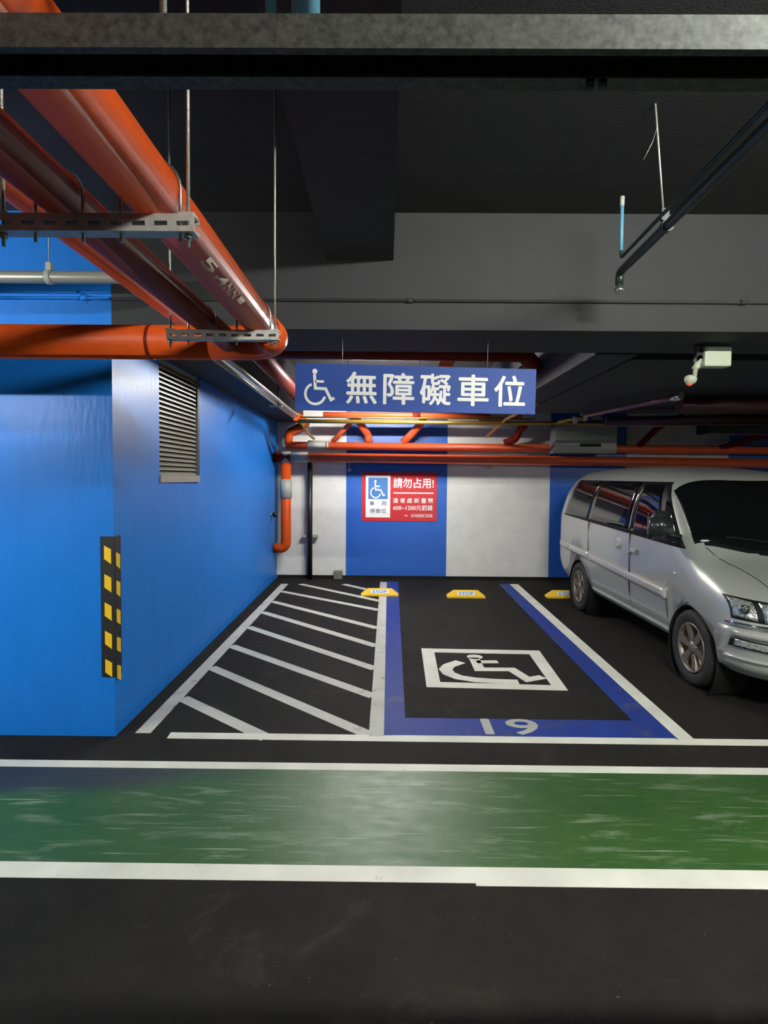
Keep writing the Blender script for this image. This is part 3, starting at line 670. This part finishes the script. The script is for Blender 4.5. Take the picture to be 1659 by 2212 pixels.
# right back: duct box, purple-brown pipes, valve cluster
t = thing('duct_box', (3.35, 9.35, 2.2), 'pale grey duct box with a dark slot above the van', 'duct')
MB().box(2.72, 3.72, 9.40, 9.725, 2.18, 2.62, .01).build('box', mat('pale_grey_sheet', hexc(150, 150, 140), .5, var=.08), t)
MB().box(3.12, 3.46, 9.394, 9.405, 2.285, 2.335).build('slot', M_dark, t)
pipe_thing('bay_pipe', 'purple-brown pipe slanting up over the van roof', 'pipe', [(2.55, 7.5, 2.58), (3.05, 6.2, 2.63)], .030, mat('purple_brown_pipe', hexc(120, 84, 96), .25, .3), couplings=(((3.04, 6.22, 2.63), (3.08, 6.12, 2.635), .042),), cm=M_steel)
t = thing('valve_cluster', (2.85, 8.2, 2.6), 'small cluster of brass and steel valve fittings above the van', 'valve')
MB().tube([(2.5, 8.55, 2.60), (2.9, 8.40, 2.66)], .03, 12).build('pipe', M_gold, t)
MB().lathe((2.70, 8.47, 2.62), (1, -.2, .2), [(0, 0), (0, .06), (.06, .06), (.06, .035), (.14, .035), (.14, .055), (.2, .055), (.2, 0)], 14).build('valve_body', M_grey, t)
MB().tube([(2.82, 8.45, 2.64), (2.82, 8.45, 2.84)], .03, 12).build('valve_stem', M_conduit, t)
MB().box(2.95, 3.1, 8.40, 8.44, 2.62, 2.80).build('valve_plate', M_rim, t)
pipe_thing('bay_pipe', 'red pipe darkened for shade along the ceiling above the van', 'pipe', [(3.3, 6.6, 2.605), (8.7, 6.6, 2.60)], .09, mat('shade_darkened_red_pipe', hexc(70, 24, 22), .45, var=.1), group='dark red pipes above the bay')  # pipe red darkened to hold the shade above the van
pipe_thing('bay_pipe', 'second red pipe darkened for shade behind the first above the van', 'pipe', [(3.0, 8.0, 2.55), (8.7, 7.2, 2.60)], .07, mat('shade_darkened_red_pipe', hexc(70, 24, 22), .45, var=.1), group='dark red pipes above the bay')  # same red with the shade put into the colour
pipe_thing('branch_pipe', 'dark red slanting branch pipe behind the van roof', 'pipe', [(4.2, 9.80, 2.28), (4.5, 9.7, 2.62), (4.6, 9.1, 2.75)], .05, M_darkred, .1, group='branch pipes above the back wall pipes')
pipe_thing('branch_pipe', 'dark red slanting branch pipe at the right edge behind the van', 'pipe', [(5.5, 9.80, 2.26), (6.2, 9.7, 2.5), (6.4, 9.0, 2.6)], .05, M_darkred, .1, group='branch pipes above the back wall pipes')
o = MB().box(1.93, 8.75, 4.62, 8.35, 2.70, 3.2).build('ceiling_duct', mat('matt_black_duct', hexc(26, 26, 27), .7)); tag(o, 'broad black ventilation duct filling the ceiling above the van bay', 'duct')
o = MB().box(4.75, 8.7, 8.6, 8.95, 2.45, 2.68).build('black_duct', M_black); tag(o, 'flat black duct along the ceiling at the right behind the van', 'duct')

# ================================================================== VAN
def interp(tab, x):
    if x <= tab[0][0]: return tab[0][1]
    for (a, b), (c, d) in zip(tab, tab[1:]):
        if x <= c: return b+(d-b)*(x-a)/(c-a)
    return tab[-1][1]
class Van:
    LEN = 4.68
    ZT = [(0, .60), (.02, .68), (.05, .755), (.10, .83), (.16, .875), (.25, .915), (.50, 1.01), (.72, 1.09), (.80, 1.13), (.90, 1.225), (1.0, 1.325), (1.2, 1.53), (1.36, 1.685), (1.46, 1.755), (1.58, 1.805), (1.8, 1.85), (2.2, 1.89), (2.8, 1.91), (3.8, 1.90), (4.2, 1.875), (4.40, 1.83), (4.50, 1.76), (4.56, 1.62), (4.61, 1.35), (4.64, 1.05), (4.67, .80), (4.68, .72)]
    ZB = [(0, .44), (.03, .34), (.08, .285), (.2, .26), (.5, .24), (4.2, .26), (4.5, .30), (4.62, .38), (4.68, .5)]
    WT = .8475
    def A(s, u):
        if u < .6: return s.WT*(1-.40*((.6-u)/.6)**3)
        if u > 3.9: return s.WT*(1-.10*((u-3.9)/.78)**3)
        return s.WT
    def tum(s, z): return .20*max(0, z-1.22)+.16*max(0, .62-z)
    def half(s, u):
        zt, zb = interp(s.ZT, u), interp(s.ZB, u); return (zt+zb)/2, (zt-zb)/2
    NT, NB = 5.0, 9.0
    def side(s, u, z):
        zc, B = s.half(u); t = (z-zc)/B
        if abs(t) >= 1: return 0.
        n = s.NT if t > 0 else s.NB
        return max(0, (s.A(u)-s.tum(z))*(1-abs(t)**n)**(1/n))
    def top(s, u, x):
        zc, B = s.half(u); lo, hi = zc, zc+B
        for _ in range(30):
            m = (lo+hi)/2
            if s.side(u, m) > abs(x): lo = m
            else: hi = m
        return lo
    def front(s, x, z):
        lo, hi = 0., 1.0
        for _ in range(30):
            m = (lo+hi)/2
            if s.side(m, z) < abs(x): lo = m
            else: hi = m
        return hi
    def W(s, u, x, z):      # van frame -> world (nose toward the lane)
        a = math.radians(.6); X = x; Y = u-.87
        return Vector((3.435+X*math.cos(a)-Y*math.sin(a)*-1*-1, 4.92+Y*math.cos(a)+X*math.sin(a), z))
V = Van()
def skirt(mb, rows, inset):
    """thin solid from an outer grid: outer rows plus border walls going in by the inset grid"""
    mb.grid(rows)
    n = len(rows[0]); m = len(rows)
    b = [(0, j) for j in range(n)]+[(i, n-1) for i in range(1, m)]+[(m-1, j) for j in range(n-2, -1, -1)]+[(i, 0) for i in range(m-2, 0, -1)]
    o = [rows[i][j] for i, j in b]; k = [inset[i][j] for i, j in b]; L = len(b)
    mb.add(o+k, [(i, (i+1) % L, L+(i+1) % L, L+i) for i in range(L)], False)
    return mb
def side_patch(sd, bl, br, tr, tl, off, name, m, parent, nu=14, nv=8, curve_top=0.):
    """patch on the van flank given by four (u,z) corners"""
    rows, ins = [], []
    for i in range(nv+1):
        r, q = [], []
        for j in range(nu+1):
            a = Vector(bl).lerp(Vector(br), j/nu); b = Vector(tl).lerp(Vector(tr), j/nu); p = a.lerp(b, i/nv)
            z = p.y+curve_top*math.sin(PI*j/nu)*i/nv; x = V.side(p.x, z)
            r.append(V.W(p.x, sd*(x+off), z)); q.append(V.W(p.x, sd*(x-.01), z))
        rows.append(r); ins.append(q)
    return skirt(MB(), rows, ins).build(name, m, parent)
def front_patch(x0, x1, zb0, zb1, zt0, zt1, off, name, m, parent, nu=16, nv=5, umax=.47):
    """patch on the nose between lateral x0..x1; bottom z zb0..zb1, top z zt0..zt1"""
    rows, ins = [], []
    for i in range(nv+1):
        r, q = [], []
        for j in range(nu+1):
            a = j/nu; x = x0+(x1-x0)*a; z = (zb0+(zb1-zb0)*a)*(1-i/nv)+(zt0+(zt1-zt0)*a)*i/nv
            u = V.front(x, z); du = .002
            if u > umax: u = umax; x = math.copysign(V.side(u, z), x)
            # outward normal in plan
            uu = V.front(abs(x)-.01 if abs(x) > .02 else abs(x)+.01, z); sl = min(6, abs(u-uu)/.01)
            n = Vector((-1, sl*(1 if x > 0 else -1))).normalized()
            r.append(V.W(u+n.x*off, x+n.y*off, z)); q.append(V.W(u-n.x*.012, x-n.y*.012, z))
        rows.append(r); ins.append(q)
    return skirt(MB(), rows, ins).build(name, m, parent)
def van():
    root = thing('van', V.W(.87, 0, 0), 'silver minivan parked nose out in the bay at the right', 'van')
    # ---- body
    us = [0, .01, .02, .035, .05, .075, .10, .13, .16, .2, .25, .32, .4, .5, .6, .72, .78, .84, .9, 1.0, 1.1, 1.2, 1.3, 1.38, 1.46, 1.52, 1.58, 1.7, 1.8, 2.0, 2.2, 2.5, 2.8, 3.2, 3.6, 3.9, 4.1, 4.2, 4.3, 4.4, 4.45, 4.5, 4.54, 4.58, 4.61, 4.64, 4.66, 4.68]
    rings = []
    for u in us:
        zc, B = V.half(u); ring = []
        lo = [-PI/2+PI/2*k/9 for k in range(9)]; hi = [PI/2*k/18 for k in range(19)]
        half = []
        for th in lo+hi:
            n = V.NT if th >= 0 else V.NB
            z = zc+B*math.copysign(abs(math.sin(th))**(2/n), th); S = max(0, math.cos(th))**(2/n)
            half.append(((V.A(u)-V.tum(z))*S, z))
        ring = [(-x, z) for x, z in half]+[(x, z) for x, z in half[-2:0:-1]]
        rings.append([V.W(u, x, z) for x, z in ring])
    nv = len(rings[0]); mb = MB(); vs = [p for r in rings for p in r]
    mb.add(vs, [(i*nv+j, i*nv+(j+1) % nv, (i+1)*nv+(j+1) % nv, (i+1)*nv+j) for i in range(len(us)-1) for j in range(nv)], True)
    mb.add(rings[0], [list(range(nv))[::-1]], True); mb.add(rings[-1], [list(range(nv))], True)
    body = mb.build('body', M_silver, root)
    # wheel openings cut through both flanks
    AX = (.87, 3.67); R_arch = .385
    for i, u in enumerate(AX):
        c = MB(); ax = (V.W(u, 1, 0)-V.W(u, 0, 0)).normalized()
        for sd in (-1, 1):
            p0 = V.W(u, sd*.55, .30); p1 = V.W(u, sd*1.0, .30)
            cut = MB(); cut.tube([p0, p1], R_arch, 40)
            me_o = cut.build('cutter', M_trim)
            md = body.modifiers.new('arch', 'BOOLEAN'); md.operation = 'DIFFERENCE'; md.object = me_o; md.solver = 'EXACT'
            dg = bpy.context.evaluated_depsgraph_get(); ev = body.evaluated_get(dg); nm = bpy.data.meshes.new_from_object(ev)
            body.modifiers.clear(); old = body.data; body.data = nm; bpy.data.meshes.remove(old); bpy.data.objects.remove(me_o)
            body.data.materials.clear(); body.data.materials.append(M_silver)
            MB().lathe(V.W(u, sd*.56, .30), ax*sd, [(0, .0), (0, R_arch-.004), (.265, R_arch-.004)], 40).build('wheel_well', M_dark, root)
    for p in body.data.polygons: p.use_smooth = True
    # ---- flank details on both sides
    for sd in (-1, 1):
        sur = side_patch(sd, (1.0, 1.155), (4.31, 1.255), (4.10, 1.745), (1.62, 1.735), .004, 'window_surround', M_trim, root, 40, 10)
        def pane(a, b, c, d, n): return side_patch(sd, a, b, c, d, .008, n, M_glass, sur, 12, 8)
        pane((1.34, 1.20), (2.035, 1.222), (2.045, 1.705), (1.68, 1.705), 'front_window')
        pane((1.08, 1.19), (1.30, 1.20), (1.50, 1.56), (1.42, 1.54), 'quarter_window')
        pane((2.12, 1.232), (3.30, 1.262), (3.24, 1.735), (2.13, 1.735), 'sliding_door_window')
        pane((3.304, 1.263), (4.28, 1.272), (4.07, 1.73), (3.244, 1.735), 'rear_window')
        side_patch(sd, (2.055, 1.24), (2.085, 1.24), (2.095, 1.66), (2.065, 1.66), .016, 'pillar_strip', M_chrome, root, 2, 8)
        side_patch(sd, (1.28, .665), (3.25, .745), (3.25, .83), (1.28, .745), .016, 'side_moulding', M_silver2, root, 24, 3)
        side_patch(sd, (4.06, .775), (4.55, .785), (4.55, .86), (4.06, .86), .014, 'rear_moulding', M_silver2, root, 8, 3)
        side_patch(sd, (3.26, .745), (4.05, .775), (4.05, .86), (3.26, .83), .014, 'rear_moulding', M_silver2, root, 8, 3)
        side_patch(sd, (1.28, .27), (3.26, .28), (3.26, .40), (1.28, .38), .012, 'sill', M_silver, root, 20, 3)
        for u0, u1, za, zb_ in ((2.077, 2.083, .30, 1.21), (3.293, 3.298, .85, 1.25), (1.272, 1.277, .66, .28)):
            side_patch(sd, (u0, min(za, zb_)), (u1, min(za, zb_)), (u1, max(za, zb_)), (u0, max(za, zb_)), .0015, 'door_seam', M_seam, root, 1, 10)
        # handles
        x = V.side(1.93, 1.02); p = V.W(1.93, sd*(x+.02), 1.02)
        side_patch(sd, (1.88, .995), (2.02, 1.0), (2.02, 1.045), (1.88, 1.04), .022, 'door_handle', M_silver2, root, 6, 4)
        side_patch(sd, (2.30, 1.0), (2.38, 1.0), (2.38, 1.11), (2.30, 1.11), .016, 'sliding_door_handle', M_silver2, root, 4, 4)
        mb = MB().lathe(V.W(2.06, sd*(V.side(2.06, .985)+.004), .985), V.W(0, sd, 0)-V.W(0, 0, 0), [(0, .022), (.012, .02), (.018, .010), (.019, 0)], 14); mb.build('lock_button', M_chrome, root)
        MB().lathe(V.W(1.12, sd*(V.side(1.12, .92)+.002), .92), V.W(0, sd, 0)-V.W(0, 0, 0), [(0, .016), (.008, .014), (.012, 0)], 10).build('side_repeater', M_silver2, root)
        # mirror
        mc = [(1.10, .90), (1.12, 1.08)]
        mb = MB(); bm = bmesh.new(); bmesh.ops.create_cube(bm, size=1); bmesh.ops.bevel(bm, geom=list(bm.edges), offset=.22, segments=3, affect='EDGES'); bm.verts.index_update()
        mb.add([V.W(1.13+v.co.x*.13, sd*(.985+v.co.y*.20), 1.345+v.co.z*.27) for v in bm.verts], [[v.index for v in f.verts] for f in bm.faces], True); bm.free()
        mir = mb.build('mirror', mat('dark_grey_mirror_shell', hexc(44, 46, 50), .3, .3, coat=.4), root)
        MB().prism([V.W(1.192, sd*.90, 1.23), V.W(1.192, sd*1.065, 1.23), V.W(1.192, sd*1.065, 1.46), V.W(1.192, sd*.90, 1.46)], (0, .006, 0)).build('mirror_glass', M_chrome, mir)
        MB().tube([V.W(1.12, sd*.80, 1.24), V.W(1.12, sd*.92, 1.27)], .03, 10).build('mirror_arm', M_trim, mir)
    # ---- windscreen
    rows = []; ins = []
    for i in range(11):
        r, q = [], []
        for j in range(31):
            x = -1+2*j/30; tpx = .685; btx = .765
            hx = (btx+(tpx-btx)*i/10)*x; ub = .815+.15*x*x; ut = 1.45+.05*x*x; u = ub+(ut-ub)*i/10
            z = V.top(u, hx); r.append(V.W(u-.004, hx, z+.005)); q.append(V.W(u+.01, hx, z-.012))
        rows.append(r); ins.append(q)
    skirt(MB(), rows, ins).build('windscreen', M_glass, root)
    # wipers and cowl
    rows = []
    for du in (0, .05):
        rows.append([V.W(.765+du+.15*(j/15-1)**2, .70*(j/15-1), V.top(.765+du+.15*(j/15-1)**2, .70*(j/15-1))+.004) for j in range(31)])
    MB().grid(rows).build('cowl_panel', M_trim, root)
    for x0, x1, ua, ub in ((-.52, .06, .93, .85), (.05, .60, .86, .90)):
        pts = [V.W(ua+(ub-ua)*k/8, x0+(x1-x0)*k/8, V.top(ua+(ub-ua)*k/8, x0+(x1-x0)*k/8)+.022) for k in range(9)]
        MB().tube(pts, .008, 8).build('wiper', M_trim, root)
    # hood seam lines
    for sd in (-1, 1):
        pts = [V.W(.90-.69*k/14, sd*(.70-.17*k/14-.05*math.sin(PI*k/14)), V.top(.90-.69*k/14, .70-.17*k/14-.05*math.sin(PI*k/14))+.0005) for k in range(15)]
        MB().tube(pts, .0035, 6).build('bonnet_seam', M_trim, root)
    # ---- nose: headlamps, chrome, bumper, fog lamps, grille
    for sd in (-1, 1):
        hl = front_patch(sd*.40, sd*.815, .705, .715, .835, .875, .006, 'headlamp_bezel', M_trim, root, 24)
        front_patch(sd*.41, sd*.685, .715, .720, .828, .850, .014, 'headlamp', M_lamp, hl, 12)
        front_patch(sd*.715, sd*.808, .722, .738, .852, .868, .014, 'corner_lamp', M_lamp, hl, 14)
        for cx, cz, rr in ((.61, .778, .050), (.765, .795, .036)):
            u = V.front(cx, cz)
            MB().lathe(V.W(u-.018, sd*(cx+.010), cz), V.W(-1, sd*.55, 0)-V.W(0, 0, 0), [(0, rr), (.012, rr*.95), (.014, rr*.7), (.006, rr*.45), (.010, rr*.3), (.016, 0)], 20).build('lamp_reflector', M_chrome, hl)
        fb = front_patch(sd*.59, sd*.80, .505, .515, .572, .582, .050, 'fog_lamp_bezel', M_trim, root, 10)
        front_patch(sd*.605, sd*.785, .513, .523, .564, .574, .056, 'fog_lamp', M_lamp, fb, 10)
    front_patch(-.825, .825, .675, .675, .698, .698, .030, 'chrome_strip', M_chrome, root, 60, 2)
    front_patch(-.838, .838, .33, .33, .655, .655, .032, 'bumper', M_silver, root, 70, 8)
    front_patch(-.80, .80, .60, .60, .635, .635, .052, 'bumper_ridge', M_silver2, root, 60, 3)
    front_patch(-.80, .80, .415, .415, .435, .435, .050, 'bumper_lip', M_silver2, root, 60, 2)
    gr = front_patch(-.36, .36, .725, .725, .83, .83, .010, 'grille', M_trim, root, 16)
    for z in (.745, .775, .805): front_patch(-.35, .35, z, z, z+.012, z+.012, .018, 'grille_bar', M_chrome, gr, 14, 1)
    front_patch(-.40, .40, .345, .345, .40, .40, .036, 'air_intake', M_trim, root, 14, 2)
    # ---- wheels
    for u in AX:
        for sd in (-1, 1):
            o_ = V.W(u, sd*.835, .325); ax = (V.W(0, sd, 0)-V.W(0, 0, 0)).normalized()
            R = .325
            ty = MB().lathe(o_, ax, [(-.20, .20), (-.20, .27), (-.19, .305), (-.165, R-.006), (-.12, R), (-.075, R), (-.03, R-.006), (-.008, .305), (0, .285), (-.002, .25), (-.012, .222), (-.03, .205)], 48).build('tyre', M_tyre, root)
            rm = MB().lathe(o_, ax, [(-.03, .208), (-.008, .212), (-.004, .205), (-.012, .192), (-.05, .185), (-.12, .180), (-.125, .06), (-.125, .0)], 40).build('rim', M_rim, root)
            e1 = Vector((0, 0, 1)); e2 = ax.cross(e1)
            for k in range(6):
                th = 2*PI*k/6+.3; d = e1*math.cos(th)+e2*math.sin(th); n = ax.cross(d)
                sp = MB().hexa([o_+d*.045+n*.026-ax*.05, o_+d*.045-n*.026-ax*.05, o_+d*.195-n*.042-ax*.05, o_+d*.195+n*.042-ax*.05],
                               [o_+d*.045+n*.022-ax*.022, o_+d*.045-n*.022-ax*.022, o_+d*.195-n*.034-ax*.010, o_+d*.195+n*.034-ax*.010])
                sp.build('spoke', M_rim, rm)
            MB().lathe(o_, ax, [(-.05, .06), (-.02, .055), (-.012, .04), (-.008, .03), (-.004, 0)], 20).build('hub_cap', M_rim, rm)
van()

# ================================================================== LAMPS
def lamp(label, c, d, ln, st, col):
    x, y, z = c
    hood = 'near the van' in label
    t = thing('fluorescent_lamp', (x, y, z), label, 'lamp', 'fluorescent batten lamps')
    h = ln/2
    if d == 'y':
        MB().box(x-.045, x+.045, y-h-.03, y+h+.03, z+.035, z+.09).build('housing', M_housing, t)
        for s in (-1, 1): MB().box(x-.02, x+.02, y+s*(h+.012)-.012, y+s*(h+.012)+.012, z-.02, z+.036).build('socket', M_housing, t)
        MB().tube([(x, y-h, z), (x, y+h, z)], .016, 12).build('tube', emit('lit_fluorescent_tube', col, st), t)
        for s in (-.4, .4): MB().tube([(x, y+s*ln, z+.09), (x, y+s*ln, CEIL)], .004, 6).build('hanger_rod', M_rod, t)
        return
    MB().box(x-h-.03, x+h+.03, y-.045, y+.045, z+.035, z+.09).build('housing', M_housing, t)
    if hood:
        MB().prism([(x-h-.03, y-.10, z-.004), (x-h-.03, y-.03, z+.036), (x-h-.03, y+.03, z+.036), (x-h-.03, y+.10, z-.004), (x-h-.03, y+.10, z-.001), (x-h-.03, y+.03, z+.039), (x-h-.03, y-.03, z+.039), (x-h-.03, y-.10, z-.001)], (ln+.06, 0, 0)).build('reflector', M_housing, t)
    for s in (-1, 1): MB().box(x+s*(h+.012)-.012, x+s*(h+.012)+.012, y-.02, y+.02, z-.02, z+.036).build('socket', M_housing, t)
    MB().tube([(x-h, y, z), (x+h, y, z)], .016, 12).build('tube', emit('lit_fluorescent_tube', col, st), t)
    for s in (-.4, .4): MB().tube([(x+s*ln, y, z+.09), (x+s*ln, y, CEIL)], .004, 6).build('hanger_rod', M_rod, t)
for l in LAMPS: lamp(*l)
